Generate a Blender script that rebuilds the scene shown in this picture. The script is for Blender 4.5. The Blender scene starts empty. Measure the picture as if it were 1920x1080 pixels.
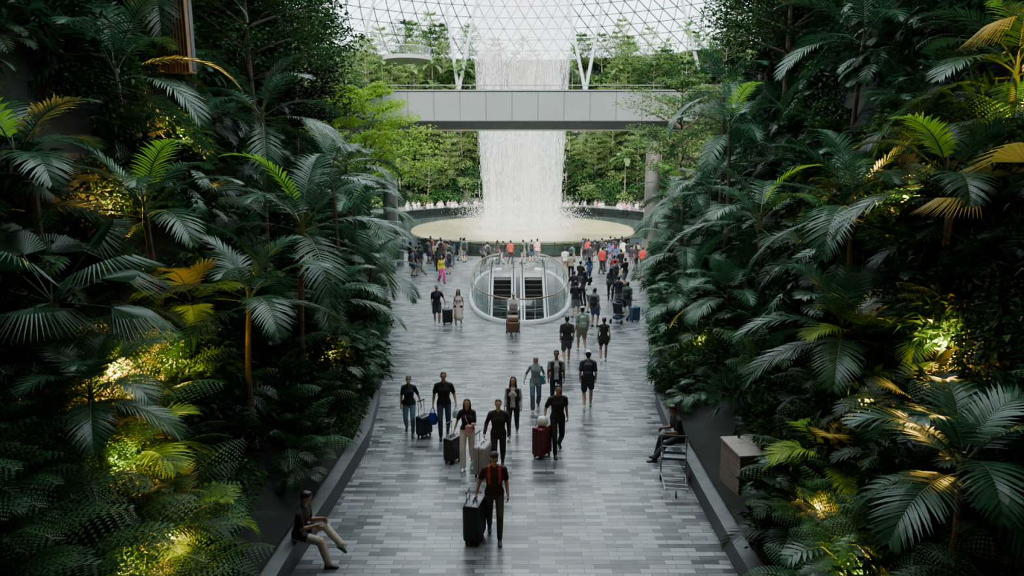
import bpy, bmesh, math, random
import numpy as np
from mathutils import Vector, Matrix
R=random.Random(7)
V=Vector
scene=bpy.context.scene
COL=scene.collection
# ---------------------------------------------------------------- helpers
class MB:
    def __init__(s): s.v=[];s.f=[];s.m=[]
    def add(s,vs,fs,mat=0):
        o=len(s.v); s.v.extend([tuple(p) for p in vs])
        s.f.extend([tuple(i+o for i in f) for f in fs]); s.m.extend([mat]*len(fs))
    def tube(s,pts,rad,n=6,mat=0,caps=True):
        pts=[V(p) for p in pts]; k=len(pts)
        if not hasattr(rad,'__len__'): rad=[rad]*k
        vs=[];fs=[]
        ref=None
        for i,p in enumerate(pts):
            t=(pts[min(i+1,k-1)]-pts[max(i-1,0)])
            t=t.normalized() if t.length>1e-9 else V((0,0,1))
            if ref is None:
                ref=t.cross(V((0,0,1)))
                if ref.length<.05: ref=V((1,0,0))
            a=(ref-t*ref.dot(t)); a=a.normalized() if a.length>1e-6 else t.orthogonal().normalized()
            ref=a; b=t.cross(a)
            for j in range(n):
                th=2*math.pi*(j+.5)/n
                vs.append(p+a*math.cos(th)*rad[i]+b*math.sin(th)*rad[i])
        for i in range(k-1):
            for j in range(n):
                j2=(j+1)%n
                fs.append((i*n+j,i*n+j2,(i+1)*n+j2,(i+1)*n+j))
        if caps:
            fs.append(tuple(range(n-1,-1,-1))); fs.append(tuple((k-1)*n+j for j in range(n)))
        s.add(vs,fs,mat)
    def rbox(s,c,size,r=.02,mat=0,rot=None,seg=2):
        bm=bmesh.new(); bmesh.ops.create_cube(bm,size=1)
        for v in bm.verts: v.co=V((v.co.x*size[0],v.co.y*size[1],v.co.z*size[2]))
        if r>0: bmesh.ops.bevel(bm,geom=list(bm.edges),offset=r,segments=seg,affect='EDGES',profile=.5)
        M=Matrix.Translation(V(c))@(rot.to_4x4() if rot is not None else Matrix.Identity(4))
        bm.verts.index_update()
        s.add([M@v.co for v in bm.verts],[[v.index for v in f.verts] for f in bm.faces],mat); bm.free()
    def sweep(s,path,prof,mat=0,closed=False):
        n=len(path); m=len(prof); vs=[];fs=[]
        for i in range(n):
            a=path[(i-1)%n] if (closed or i>0) else path[i]; b=path[(i+1)%n] if (closed or i<n-1) else path[i]
            t=V((b[0]-a[0],b[1]-a[1])).normalized(); nn=V((-t.y,t.x))
            for (o,z) in prof: vs.append((path[i][0]+nn.x*o,path[i][1]+nn.y*o,z))
        for i in range(n if closed else n-1):
            i2=(i+1)%n
            for j in range(m-1): fs.append((i*m+j,i2*m+j,i2*m+j+1,i*m+j+1))
        s.add(vs,fs,mat)
    def mesh(s,name,mats,smooth=False):
        me=bpy.data.meshes.new(name); me.from_pydata(s.v,[],s.f)
        for m in mats: me.materials.append(m)
        me.polygons.foreach_set('material_index',s.m)
        if smooth: me.polygons.foreach_set('use_smooth',[True]*len(s.f))
        me.update(); return me
    def obj(s,name,mats,smooth=False,parent=None,loc=(0,0,0),rotz=0):
        return put(s.mesh(name,mats,smooth),name,loc,rotz,1,parent)
def put(me,name,loc=(0,0,0),rotz=0,sc=1,parent=None,rx=0,ry=0):
    o=bpy.data.objects.new(name,me); COL.objects.link(o)
    o.location=loc; o.rotation_euler=(rx,ry,rotz); o.scale=(sc,sc,sc) if not hasattr(sc,'__len__') else sc
    if parent: o.parent=parent
    return o
def empty(name,loc=(0,0,0)):
    o=bpy.data.objects.new(name,None); COL.objects.link(o); o.location=loc; return o

def newmat(name):
    m=bpy.data.materials.new(name); m.use_nodes=True; nt=m.node_tree
    for n in list(nt.nodes): nt.nodes.remove(n)
    out=nt.nodes.new('ShaderNodeOutputMaterial'); return m,nt,out
_pc={}
def pm(color,rough=.6,metal=0,var=.2,scale=12,emit=0,name=None,trans=0):
    key=(tuple(color),rough,metal,var,scale,emit,trans)
    if key in _pc: return _pc[key]
    m,nt,out=newmat(name or 'mat'); N=nt.nodes; L=nt.links
    b=N.new('ShaderNodeBsdfPrincipled'); tc=N.new('ShaderNodeTexCoord'); no=N.new('ShaderNodeTexNoise'); no.inputs['Scale'].default_value=scale
    no.inputs['Detail'].default_value=3
    cr=N.new('ShaderNodeValToRGB'); L.new(tc.outputs['Object'],no.inputs['Vector']); L.new(no.outputs['Fac'],cr.inputs[0])
    cr.color_ramp.elements[0].position=.3; cr.color_ramp.elements[1].position=.7
    cr.color_ramp.elements[0].color=tuple(c*(1-var) for c in color)+(1,); cr.color_ramp.elements[1].color=tuple(min(1,c*(1+var)) for c in color)+(1,)
    L.new(cr.outputs[0],b.inputs['Base Color']); b.inputs['Roughness'].default_value=rough; b.inputs['Metallic'].default_value=metal
    if emit: L.new(cr.outputs[0],b.inputs['Emission Color']); b.inputs['Emission Strength'].default_value=emit
    L.new(b.outputs[0],out.inputs[0]); _pc[key]=m; return m
def leafmat(name,c1,c2,trans=.25,rough=.42,spec=.25):
    m,nt,out=newmat(name); N=nt.nodes; L=nt.links
    g=N.new('ShaderNodeNewGeometry'); oi=N.new('ShaderNodeObjectInfo'); cr=N.new('ShaderNodeValToRGB')
    cr.color_ramp.elements[0].color=tuple(c1)+(1,); cr.color_ramp.elements[1].color=tuple(c2)+(1,)
    ad=N.new('ShaderNodeMath'); ad.operation='MULTIPLY_ADD'; ad.inputs[1].default_value=.55
    mu=N.new('ShaderNodeMath'); mu.operation='MULTIPLY'; mu.inputs[1].default_value=.45
    L.new(oi.outputs['Random'],mu.inputs[0]); L.new(g.outputs['Random Per Island'],ad.inputs[0]); L.new(mu.outputs[0],ad.inputs[2]); L.new(ad.outputs[0],cr.inputs[0])
    b=N.new('ShaderNodeBsdfPrincipled'); b.inputs['Roughness'].default_value=rough; L.new(cr.outputs[0],b.inputs['Base Color'])
    b.inputs['Specular IOR Level'].default_value=spec
    t=N.new('ShaderNodeBsdfTranslucent'); L.new(cr.outputs[0],t.inputs['Color'])
    mx=N.new('ShaderNodeMixShader'); mx.inputs[0].default_value=trans
    L.new(b.outputs[0],mx.inputs[1]); L.new(t.outputs[0],mx.inputs[2]); L.new(mx.outputs[0],out.inputs[0]); return m
def glassmat(name,col,fac,rough=.05):
    m,nt,out=newmat(name); N=nt.nodes; L=nt.links
    t=N.new('ShaderNodeBsdfTransparent'); t.inputs[0].default_value=tuple(col)+(1,)
    g=N.new('ShaderNodeBsdfGlossy'); g.inputs['Roughness'].default_value=rough
    lw=N.new('ShaderNodeLayerWeight'); lw.inputs[0].default_value=.25
    ma=N.new('ShaderNodeMath'); ma.operation='MULTIPLY_ADD'; ma.inputs[1].default_value=.35; ma.inputs[2].default_value=fac
    L.new(lw.outputs['Facing'],ma.inputs[0])
    mx=N.new('ShaderNodeMixShader'); L.new(ma.outputs[0],mx.inputs[0]); L.new(t.outputs[0],mx.inputs[1]); L.new(g.outputs[0],mx.inputs[2]); L.new(mx.outputs[0],out.inputs[0]); return m

# leaf palettes
M_palm=leafmat('palm_leaf',(.004,.032,.013),(.034,.125,.046),.22,.36,.4)
M_palmY=leafmat('palm_leaf_young',(.1,.27,.015),(.22,.46,.03),.45,.45)
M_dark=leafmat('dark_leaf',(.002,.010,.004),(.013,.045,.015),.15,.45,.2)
M_mid=leafmat('mid_leaf',(.008,.038,.008),(.048,.14,.03),.25,.45)
M_fern=leafmat('fern_leaf',(.008,.05,.012),(.04,.155,.045),.3,.5)
M_lime=leafmat('lime_leaf',(.12,.27,.015),(.32,.50,.05),.45,.5)
M_yel=leafmat('golden_lamplit_leaf',(.28,.23,.03),(.55,.42,.07),.4,.5)  # yellow palms; also lamp glow painted into the fern and shrub copies
M_far=leafmat('sunlit_leaf',(.045,.12,.03),(.22,.34,.10),.4,.55)  # distant haze and sunlight put into this lighter colour and its pale copy
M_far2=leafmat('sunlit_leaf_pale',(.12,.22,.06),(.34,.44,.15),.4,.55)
M_bark=pm((.10,.075,.05),.85,0,.4,6,name='bark')
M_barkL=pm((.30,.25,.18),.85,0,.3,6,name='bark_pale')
M_stem=pm((.05,.08,.03),.6,0,.3,6,name='green_stem')
M_soil=pm((.005,.007,.005),.95,0,.5,2,name='soil')

# ---------------------------------------------------------------- plants
def blade(mb,p,d,side,L,W,g,mat,nseg=3):
    vs=[];fs=[]
    for i in range(nseg):
        s=i/nseg; w=W*(.55,1,.75)[i] if nseg==3 else W*(.6,1)[i]
        c=p+d*(L*s)-V((0,0,g*L*s*s)); vs+= [c-side*w*.5,c+side*w*.5]
    vs.append(p+d*L-V((0,0,g*L)))
    for i in range(nseg-1): fs.append((2*i,2*i+1,2*i+3,2*i+2))
    fs.append((2*nseg-2,2*nseg-1,2*nseg)); mb.add(vs,fs,mat)
def frond(mb,base,az,el,L,n=30,ll=.6,lw=.045,curve=1.3,mat=0,stem=1,start=.2,g=.25,ang=60,rs=.018,nseg=3,tipmin=.35):
    pts=[];p=V(base);e=el;K=14
    h=V((math.cos(az),math.sin(az),0)); side=V((-math.sin(az),math.cos(az),0))
    tans=[]
    for i in range(K+1):
        t=h*math.cos(e)+V((0,0,math.sin(e))); pts.append(p.copy()); tans.append(t); p=p+t*(L/K); e-=curve/K*(.5+i/K)
    mb.tube(pts[::2],[rs*(1-.8*i/(K/2)) for i in range(K//2+1)],4,stem,False)
    for i in range(n):
        t=start+(1-start)*(i+.5)/n; f=t*K; k=min(int(f),K-1); q=pts[k].lerp(pts[k+1],f-k); tn=tans[k]
        up=side.cross(tn)*-1
        if up.z<0: up=-up
        u=(t-start)/(1-start); prof=max(tipmin*(1-u)+.08, math.sin(math.pi*min(1,.18+.80*u))**.7)
        a=math.radians(ang*(1-.45*u))+R.uniform(-.06,.06)
        for sg in(-1,1):
            d=(tn*math.cos(a)+side*sg*math.sin(a)+up*.18).normalized()
            wdir=(tn-d*tn.dot(d)).normalized()
            blade(mb,q,d,wdir,ll*prof*R.uniform(.92,1.05),lw,g*R.uniform(.7,1.3),mat,nseg)
def palm(H,nf,L,seed,mats,ll=.66,n=30,young=0,emin=-10,emax=78,lw=.043,trunk=.07,curve=1.5):
    R.seed(seed); mb=MB()
    bx,by=R.uniform(-.2,.2),R.uniform(-.2,.2)
    if H>.3:
        pts=[(bx*t*t,by*t*t,H*t) for t in [i/10 for i in range(11)]]
        mb.tube(pts,[trunk*(1.5-.6*min(1,i/3)) for i in range(11)],8,2)
        mb.tube([(bx,by,H-.1),(bx,by,H+.45)],[trunk*1.2,trunk*.5],8,1)
    for i in range(nf):
        az=i*2.39996+R.uniform(-.25,.25); u=i/(nf-1); el=math.radians(emin+(emax-emin)*u+R.uniform(-6,6))
        frond(mb,(bx,by,H+.3*u),az,el,L*(1-.25*u)*R.uniform(.9,1.1),n,ll,lw,curve*R.uniform(.8,1.2),3 if i>=nf-young else 0,1)
    return mb.mesh('palm',mats)
PM=[M_palm,M_stem,M_bark,M_palmY]
palms={}
for i,(H,nf,L,y) in enumerate([(3.2,13,2.9,1),(4.6,12,3.0,0),(2.2,12,2.6,0),(.2,10,2.4,1),(1.2,14,2.3,0)]):
    palms[i]=palm(H,nf,L,20+i,PM,young=y)
PMD=[M_dark,M_stem,M_bark,M_palm]
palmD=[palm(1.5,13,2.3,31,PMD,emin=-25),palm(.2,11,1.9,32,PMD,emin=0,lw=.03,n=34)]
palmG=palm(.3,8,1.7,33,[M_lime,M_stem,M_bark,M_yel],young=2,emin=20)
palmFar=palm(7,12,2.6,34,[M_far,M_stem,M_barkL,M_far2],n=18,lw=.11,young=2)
def philo(seed,mats,n=16,L=.62):
    R.seed(seed); mb=MB()
    for i in range(n):
        az=i*2.4+R.uniform(-.3,.3); el=math.radians(R.uniform(15,80)); r=R.uniform(.4,1.0)
        h=V((math.cos(az),math.sin(az),0)); top=h*math.cos(el)*r+V((0,0,math.sin(el)*r+.1))
        mb.tube([(0,0,0),tuple(top*.55+V((0,0,.08))),tuple(top)],[.014,.012,.008],4,1,False)
        frond(mb,top,az+R.uniform(-.3,.3),math.radians(R.uniform(-35,15)),L*R.uniform(.7,1.1),8,.27,.052,.9,0,1,.03,.2,66,.008,3,.5)
    return mb.mesh('philodendron',mats)
philos=[philo(41,[M_mid,M_stem]),philo(42,[M_palm,M_stem],20,.62),philo(43,[M_dark,M_stem],18,.6)]
def fern(seed,mats,nf=11,L=1.3):
    R.seed(seed); mb=MB()
    for k in range(nf):
        az=k*2.4; e=math.radians(R.uniform(35,75)); h=V((math.cos(az),math.sin(az),0)); side=V((-h.y,h.x,0)); p=V((0,0,.05)); K=22; Lk=L*R.uniform(.8,1.15); pts=[]
        for i in range(K):
            t=h*math.cos(e)+V((0,0,math.sin(e))); pts.append(p.copy())
            u=i/K
            if i>3:
                pl=.26*Lk*math.sin(math.pi*min(1,.2+.78*u))**.8
                for sg in(-1,1):
                    d=(t*.40+side*sg*.92-V((0,0,.15))).normalized(); wd=(t-d*t.dot(d)).normalized()
                    m=7
                    for j in range(m):
                        q=p+d*(pl*(j+.3)/m)-V((0,0,.3*pl*((j+.4)/m)**2)); s2=.020*Lk*(1-.6*j/m); st=pl/m*.36
                        for s3 in(1,-1): mb.add([q-d*st,q+wd*s2*s3+d*st*.6,q+d*st],[(0,1,2)],0)
            p=p+t*(Lk/K); e-=1.7/K*(.4+u)
        mb.tube(pts[::4]+[pts[-1]],.006,3,1,False)
    return mb.mesh('fern',mats)
ferns=[fern(51,[M_fern,M_stem],12),fern(52,[M_mid,M_stem],12,1.5)]
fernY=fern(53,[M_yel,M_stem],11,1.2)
def kite(mb,p,d,n,L,W,mat,fold=.15):
    s=d.cross(n); s=s.normalized() if s.length>1e-4 else V((1,0,0)); n=s.cross(d)
    m=p+d*L*.45+n*L*.06
    mb.add([p,m-s*W*.5+n*W*fold,p+d*L-V((0,0,L*.15)),m+s*W*.5+n*W*fold],[(0,1,2),(0,2,3)],mat)
def rv():
    while True:
        v=V((R.uniform(-1,1),R.uniform(-1,1),R.uniform(-1,1)))
        if .01<v.length<1: return v.normalized()
def shrub(seed,mats,n=420,L=.17,W=.085,rx=.75,rz=.55):
    R.seed(seed); mb=MB()
    for i in range(9):
        e=rv(); e.z=abs(e.z); mb.tube([(0,0,0),(e.x*rx*.4,e.y*rx*.4,e.z*rz*.5+.1),(e.x*rx*.85,e.y*rx*.85,e.z*rz*.9+.15)],[.018,.012,.005],4,1,False)
    for i in range(n):
        o=rv(); o.z=o.z if o.z>-.3 else -o.z; r=R.uniform(.6,1.0)
        p=V((o.x*rx*r,o.y*rx*r,o.z*rz*r+.2)); d=(o+rv()*.8-V((0,0,.3))).normalized()
        kite(mb,p,d,(o+rv()*.4).normalized(),L*R.uniform(.7,1.3),W*R.uniform(.8,1.2),0)
    return mb.mesh('shrub',mats)
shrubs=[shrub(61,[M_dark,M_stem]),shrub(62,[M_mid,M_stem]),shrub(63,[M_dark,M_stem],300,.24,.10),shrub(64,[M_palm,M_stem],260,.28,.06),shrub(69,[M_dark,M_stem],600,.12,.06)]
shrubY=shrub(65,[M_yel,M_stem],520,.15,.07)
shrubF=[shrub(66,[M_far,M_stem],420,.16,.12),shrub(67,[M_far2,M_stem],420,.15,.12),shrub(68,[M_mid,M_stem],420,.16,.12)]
def tree(seed,H,CR,mats,layers=5,nb=5,leaf=.14,nl=70,flat=.28,tr=.12,base=.5,shape='layer'):
    R.seed(seed); mb=MB(); bend=V((R.uniform(-.5,.5),R.uniform(-.5,.5),0))
    T=lambda t: V((bend.x*math.sin(t*2.5),bend.y*math.sin(t*2.1),H*t))
    mb.tube([T(i/8) for i in range(9)],[tr*(1-.08*i)**1.2 if i<8 else tr*.25 for i in range(9)],7,1)
    for l in range(layers):
        u=l/max(1,layers-1); z=base+(1-base)*(u*.95)
        rr=CR*(math.sqrt(max(.1,1-(u-.25)**2*1.4))) if shape=='layer' else CR*(1-.5*abs(u-.4))
        for b in range(nb):
            az=b*2*math.pi/nb+l*1.1+R.uniform(-.4,.4); p0=T(max(.1,z-.08)); h=V((math.cos(az),math.sin(az),0)); r=rr*R.uniform(.7,1.1)
            p1=p0+h*r*.5+V((0,0,r*.22)); p2=p0+h*r+V((0,0,r*.35+.1))
            mb.tube([p0,p1,p2],[tr*.4,tr*.25,tr*.08],5,1,False)
            for q,s in((p1,.8),(p1.lerp(p2,.5),1),(p2,.9)):
                for i in range(nl):
                    o=rv(); k=r*.42*s*R.random()**.4; pp=q+V((o.x*k,o.y*k,o.z*k*flat+.1))
                    d=V((R.uniform(-1,1),R.uniform(-1,1),R.uniform(-.4,.3))).normalized()
                    kite(mb,pp,d,V((R.uniform(-.4,.4),R.uniform(-.4,.4),1)).normalized(),leaf*R.uniform(.7,1.3),leaf*.5,0)
    return mb.mesh('tree',mats)
treeL=tree(71,8.5,2.9,[M_lime,M_bark],6,5,.17,90)
treeR=tree(72,8.5,2.7,[M_far,M_bark],6,5,.16,70)
treeD=[tree(73,12,2.6,[M_dark,M_bark],9,5,.24,70,.6,.16,.3,'col'),tree(74,10,3.0,[M_mid,M_bark],7,5,.22,70,.4,.15,.4),tree(75,13,2.8,[M_dark,M_bark],10,5,.26,60,.7,.16,.2,'col')]
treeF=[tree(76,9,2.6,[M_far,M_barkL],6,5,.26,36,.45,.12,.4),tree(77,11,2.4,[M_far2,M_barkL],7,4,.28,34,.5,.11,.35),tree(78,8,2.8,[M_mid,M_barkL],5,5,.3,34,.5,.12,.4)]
def fanleaf(mb,base,az,el,pet,r,mat=0,n=34,spread=2.7):
    h=V((math.cos(az),math.sin(az),0)); side=V((-h.y,h.x,0)); t=h*math.cos(el)+V((0,0,math.sin(el)))
    c=V(base)+t*pet; mb.tube([base,tuple(c)],[.02,.012],4,1,False)
    for i in range(n):
        a=-spread/2+spread*i/(n-1)*1.0; d=(t*math.cos(a)+side*math.sin(a)).normalized(); wd=(side*math.cos(a)-t*math.sin(a))
        up=side.cross(t); up=up if up.z>0 else -up
        w=spread/n*r*.55; ln=r*(1-.12*abs(a/spread*2)**2)*R.uniform(.93,1.03)
        p=[c+d*.02,c+d*ln*.55-wd*w*.5-V((0,0,.06*ln)),c+d*ln*.55+up*w*.25-V((0,0,.06*ln)),c+d*ln*.55+wd*w*.5-V((0,0,.06*ln)),c+d*ln-V((0,0,.42*ln))]
        mb.add(p,[(0,1,2),(0,2,3),(1,4,2),(2,4,3)],mat)
def fanpalm(seed,mats,H=2.5,nl=11,r=1.15,pet=1.0):
    R.seed(seed); mb=MB()
    if H>0: mb.tube([(0,0,0),(.05,0,H/2),(0,0,H)],[.1,.08,.07],8,2)
    for i in range(nl):
        fanleaf(mb,(0,0,H),i*2.4,math.radians(-10+80*i/nl),pet*R.uniform(.8,1.1),r*R.uniform(.85,1.1))
    return mb.mesh('fan_palm',mats)
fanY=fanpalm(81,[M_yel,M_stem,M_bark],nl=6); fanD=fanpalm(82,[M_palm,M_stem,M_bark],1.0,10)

# ---------------------------------------------------------------- terrain
EY=[-8,10.6,12.7,15.9,18.8,20.8,23.8,26,30,36,44,49,54,60,75]
EL=[4.0,3.8,3.66,3.55,3.85,4.15,4.4,4.9,5.6,6.7,7.9,9.5,14,20,26]
ER=[4.0,3.87,3.88,3.95,4.15,4.6,4.95,5.5,6.1,7.2,8.6,10.5,15,21,27]
def xe(Y,s): return float(np.interp(Y,EY,EL if s<0 else ER))
GD=[0,.25,1.2,2.5,4,7,10,12]; GZ=[.42,.55,1.3,3.0,5.6,12.5,21,24]
def gz(d,Y=10): return float(np.interp(d,GD,GZ))
def slope(s,Y,d): return V((s*(xe(Y,s)+d),Y,gz(d)))
def zat(x,Y):
    s=-1 if x<0 else 1; return gz(abs(x)-xe(Y,s))
slopes={}
for s,nm in((-1,'left'),(1,'right')):
    mb=MB(); ys=[-6+1.0*i for i in range(0,71)]; ds=[.22,.6,1.2,1.8,2.5,3.2,4,5,6,7,8.5,10,12]
    vs=[];fs=[]
    for y in ys:
        for d in ds:
            p=slope(s,y,d); vs.append(p+V((R.uniform(-.1,.1),R.uniform(-.2,.2),R.uniform(-.12,.12)))if d>.3 else p)
    m=len(ds)
    for i in range(len(ys)-1):
        for j in range(m-1):
            q=(i*m+j,(i+1)*m+j,(i+1)*m+j+1,i*m+j+1); fs.append(q if s<0 else q[::-1])
    mb.add(vs,fs); slopes[s]=mb.obj('planted_slope_'+nm,[M_soil])
    mb=MB()
    for d,h in((2.2,.5),(4.6,.6),(7.2,.6)):
        path=[(s*(xe(y,s)+d),y) for y in [2+1.5*i for i in range(30)]]
        z=gz(d); sg=1 if s<0 else -1
        mb.sweep(path,[(0,z-.5),(0,z+.15),(.15*sg,z+.15),(.15*sg,z-.5)])
    mb.obj('retaining_edge',[pm((.03,.03,.028),.8,0,.3,3)],False,slopes[s])
M_curb=pm((.028,.032,.034),.5,0,.25,3,name='dark_stone'); M_curbT=pm((.11,.12,.12),.45,0,.2,4,name='stone_top')
for s,nm in((-1,'left'),(1,'right')):
    mb=MB(); path=[(s*xe(4+.6*i,s),4+.6*i) for i in range(74)]
    sg=1 if s<0 else -1
    mb.sweep(path,[(0,0),(0,.40),(-.03*sg,.40),(-.03*sg,.45)],0)
    mb.sweep(path,[(-.03*sg,.45),(.28*sg,.45),(.28*sg,.3)],1)
    mb.obj('curb_bench',[M_curb,M_curbT])

# ---------------------------------------------------------------- floor
def floor_mat():
    m,nt,out=newmat('stone_paving'); N=nt.nodes; L=nt.links
    tc=N.new('ShaderNodeTexCoord'); b=N.new('ShaderNodeTexBrick'); L.new(tc.outputs['Object'],b.inputs['Vector'])
    b.inputs['Scale'].default_value=1; b.inputs['Brick Width'].default_value=.48; b.inputs['Row Height'].default_value=.13; b.inputs['Mortar Size'].default_value=.006
    b.offset=.37; b.offset_frequency=2
    b.inputs['Color1'].default_value=(.035,.042,.047,1); b.inputs['Color2'].default_value=(.25,.275,.295,1); b.inputs['Mortar'].default_value=(.02,.023,.027,1)
    no=N.new('ShaderNodeTexNoise'); mp=N.new('ShaderNodeMapping'); mp.inputs['Scale'].default_value=(2,9,1); L.new(tc.outputs['Object'],mp.inputs[0]); L.new(mp.outputs[0],no.inputs['Vector']); no.inputs['Scale'].default_value=1.5; no.inputs['Detail'].default_value=6
    mx=N.new('ShaderNodeMix'); mx.data_type='RGBA'; mx.blend_type='OVERLAY'; mx.inputs[0].default_value=.75
    L.new(b.outputs['Color'],mx.inputs[6]); L.new(no.outputs['Color'],mx.inputs[7])
    hs=N.new('ShaderNodeHueSaturation'); hs.inputs['Saturation'].default_value=.45; L.new(mx.outputs[2],hs.inputs['Color'])
    p=N.new('ShaderNodeBsdfPrincipled'); L.new(hs.outputs[0],p.inputs['Base Color'])
    n2=N.new('ShaderNodeTexNoise'); n2.inputs['Scale'].default_value=.8; L.new(tc.outputs['Object'],n2.inputs['Vector'])
    mr=N.new('ShaderNodeMapRange'); mr.inputs[3].default_value=.17; mr.inputs[4].default_value=.44; L.new(n2.outputs['Fac'],mr.inputs[0]); L.new(mr.outputs[0],p.inputs['Roughness'])
    bp=N.new('ShaderNodeBump'); bp.inputs['Strength'].default_value=.35; bp.inputs['Distance'].default_value=.01; L.new(b.outputs['Color'],bp.inputs['Height']); L.new(bp.outputs[0],p.inputs['Normal'])
    L.new(p.outputs[0],out.inputs[0]); return m
EC=V((.4,36.5)); EA,EB=2.5,7.6
def oval(th,k=0): 
    c,s_=math.cos(th),math.sin(th); n=2.0/2.4
    return (EC.x+(EA+k)*math.copysign(abs(c)**n,c),EC.y+(EB+k)*math.copysign(abs(s_)**n,s_))
YB=41.0
hole=[oval(math.pi+math.pi*i/48) for i in range(49)]
up=[oval(math.pi*i/48) for i in range(49)]
rightup=[p for p in up if p[1]<YB and p[0]>EC.x and p[1]>EC.y+.01]
leftup=[p for p in up if p[1]<YB and p[0]<EC.x and p[1]>EC.y+.01]
loop=hole+rightup+[(rightup[-1][0],YB),(leftup[0][0],YB)]+leftup
bm=bmesh.new()
ov=[bm.verts.new(p) for p in((-45,-8,0),(45,-8,0),(45,120,0),(-45,120,0))]
hv=[bm.verts.new((p[0],p[1],0)) for p in loop]
es=[bm.edges.new((ov[i],ov[(i+1)%4])) for i in range(4)]+[bm.edges.new((hv[i],hv[(i+1)%len(hv)])) for i in range(len(hv))]
bmesh.ops.triangle_fill(bm,use_beauty=True,use_dissolve=False,edges=es)
bmesh.ops.recalc_face_normals(bm,faces=bm.faces)
if sum(f.normal.z for f in bm.faces)<0:
    bmesh.ops.reverse_faces(bm,faces=bm.faces)
me=bpy.data.meshes.new('floor'); bm.to_mesh(me); bm.free(); me.materials.append(floor_mat()); put(me,'floor')

# ---------------------------------------------------------------- escalator well
M_white=pm((.75,.77,.77),.35,0,.04,3,name='white_panel'); M_steel=pm((.45,.46,.46),.3,.9,.1,8,name='steel'); M_black=pm((.012,.012,.013),.45,0,.2,8,name='black_rubber')
M_rail=pm((.30,.22,.13),.35,.5,.1,8,name='bronze_rail'); M_glass=glassmat('balustrade_glass',(.9,.95,.94),.03)
mb=MB()
full=[oval(math.pi*.62+ (2*math.pi-.24*math.pi)*i/90) for i in range(91)]
mb.sweep(loop,[(0,.02),(0,-6.4)],0,True)
mb.obj('escalator_well',[M_white])
mb=MB()
mb.sweep(full,[(-.16,0),(-.16,.16),(.02,.16),(.02,0)] ,0)
mb.sweep(full,[(-.07,.16),(-.07,1.05),(-.055,1.05),(-.055,.16)],1)
mb.tube([(p[0],p[1],1.1) for p in full],.035,6,2)
mb.tube([(p[0],p[1],.62) for p in full],.012,5,3)
for i in range(0,91,6):
    p=full[i]; mb.tube([(p[0],p[1],.1),(p[0],p[1],1.1)],.022,5,3)
mb.obj('glass_balustrade',[M_white,M_glass,M_rail,M_steel],True)
mb=MB(); mb.rbox((.4,33,-6.45),(6,20,.1),0,0); mb.obj('lower_level_floor',[pm((.05,.05,.05),.4)])
for ex in(-.57,1.27):
    mb=MB(); sl=math.radians(30); n=26; run=.40
    for i in range(n):
        y=YB-.2-i*run; z=-.02-max(0,i-1)*run*math.tan(sl)
        z2=z-run*math.tan(sl)
        mb.rbox((ex,y-run/2,z-.03),(1.0,run,.05),0,0)
        mb.rbox((ex,y-run,(z+z2)/2-.03),(1.0,.03,abs(z-z2)),0,4)
        mb.rbox((ex,y-run+.02,z+.001),(1.0,.02,.01),0,5)
        for k in range(9): mb.rbox((ex-.44+k*.11,y-run/2,z+.003),(.02,run*.85,.01),0,3)
    for sx in(-.66,.66):
        prof=[(YB+1.3,0),(YB-.4,0),(YB-n*run,-(n-2)*run*math.tan(sl))]
        for a,b in zip(prof[:-1],prof[1:]):
            w=.13
            vs=[]
            for (y,z) in(a,b):
                vs+= [(ex+sx-w,y,z-.35),(ex+sx+w,y,z-.35),(ex+sx+w,y,z+.28),(ex+sx-w,y,z+.28)]
            mb.add(vs,[(0,1,5,4),(1,2,6,5),(2,3,7,6),(3,0,4,7),(3,2,1,0),(4,5,6,7)],1)
            vs=[]
            for (y,z) in(a,b): vs+=[(ex+sx-.01,y,z+.25),(ex+sx+.01,y,z+.25),(ex+sx+.01,y,z+.9),(ex+sx-.01,y,z+.9)]
            mb.add(vs,[(0,1,5,4),(1,2,6,5),(2,3,7,6),(3,0,4,7)],2)
        hp=[(ex+sx,YB+1.3,.45),(ex+sx,YB+1.55,.6),(ex+sx,YB+1.5,.85),(ex+sx,YB+1.2,.95)]+[(ex+sx,y,z+.95) for y,z in prof[1:]]
        mb.tube(hp,.045,6,3)
    mb.rbox((ex,YB+.6,.012),(1.1,1.6,.02),0,1)
    mb.obj('escalator',[pm((.012,.012,.013),.6,.0),M_steel,M_glass,M_black,pm((.008,.008,.008),.6),pm((.25,.2,.04),.5)])

# ---------------------------------------------------------------- pool + waterfall
PC=V((1.05,70))
def ell(rx,ry,n=96): return [(PC.x+rx*math.cos(2*math.pi*i/n),PC.y+ry*math.sin(2*math.pi*i/n)) for i in range(n)]
mb=MB()
rings=[(11.3,13.9,.06),(11.2,13.8,.20),(11.0,13.5,.24),(9,10.6,.22),(6,7,.18),(4.4,5,.16),(0.01,.01,.15)]
n=96;vs=[];fs=[]
for rx,ry,z in rings:
    for (x,y) in ell(rx,ry,n): vs.append((x,y,z))
for i in range(len(rings)-1):
    for j in range(n):
        j2=(j+1)%n; fs.append((i*n+j,i*n+j2,(i+1)*n+j2,(i+1)*n+j))
mb.add(vs,fs,0); 
mb.obj('waterfall_basin',[pm((.56,.48,.25),.14,0,.14,.25,name='cream_basin')],True)
mb=MB(); e=ell(15.6,19.8,n); mb.add([(x,y,.03) for x,y in e],[tuple(range(n))],0)
mb.obj('pool_water_ring',[pm((.05,.07,.06),.10,0,.3,.3,name='dark_water')])
mb=MB()
e=ell(16,20.3,n); mb.sweep(e,[(-.1,0),(-.1,.15),(.1,.15),(.1,0)],0,True)
mb.sweep(e,[(.0,.15),(.0,1.05),(.02,1.05),(.02,.15)],1,True)
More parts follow.
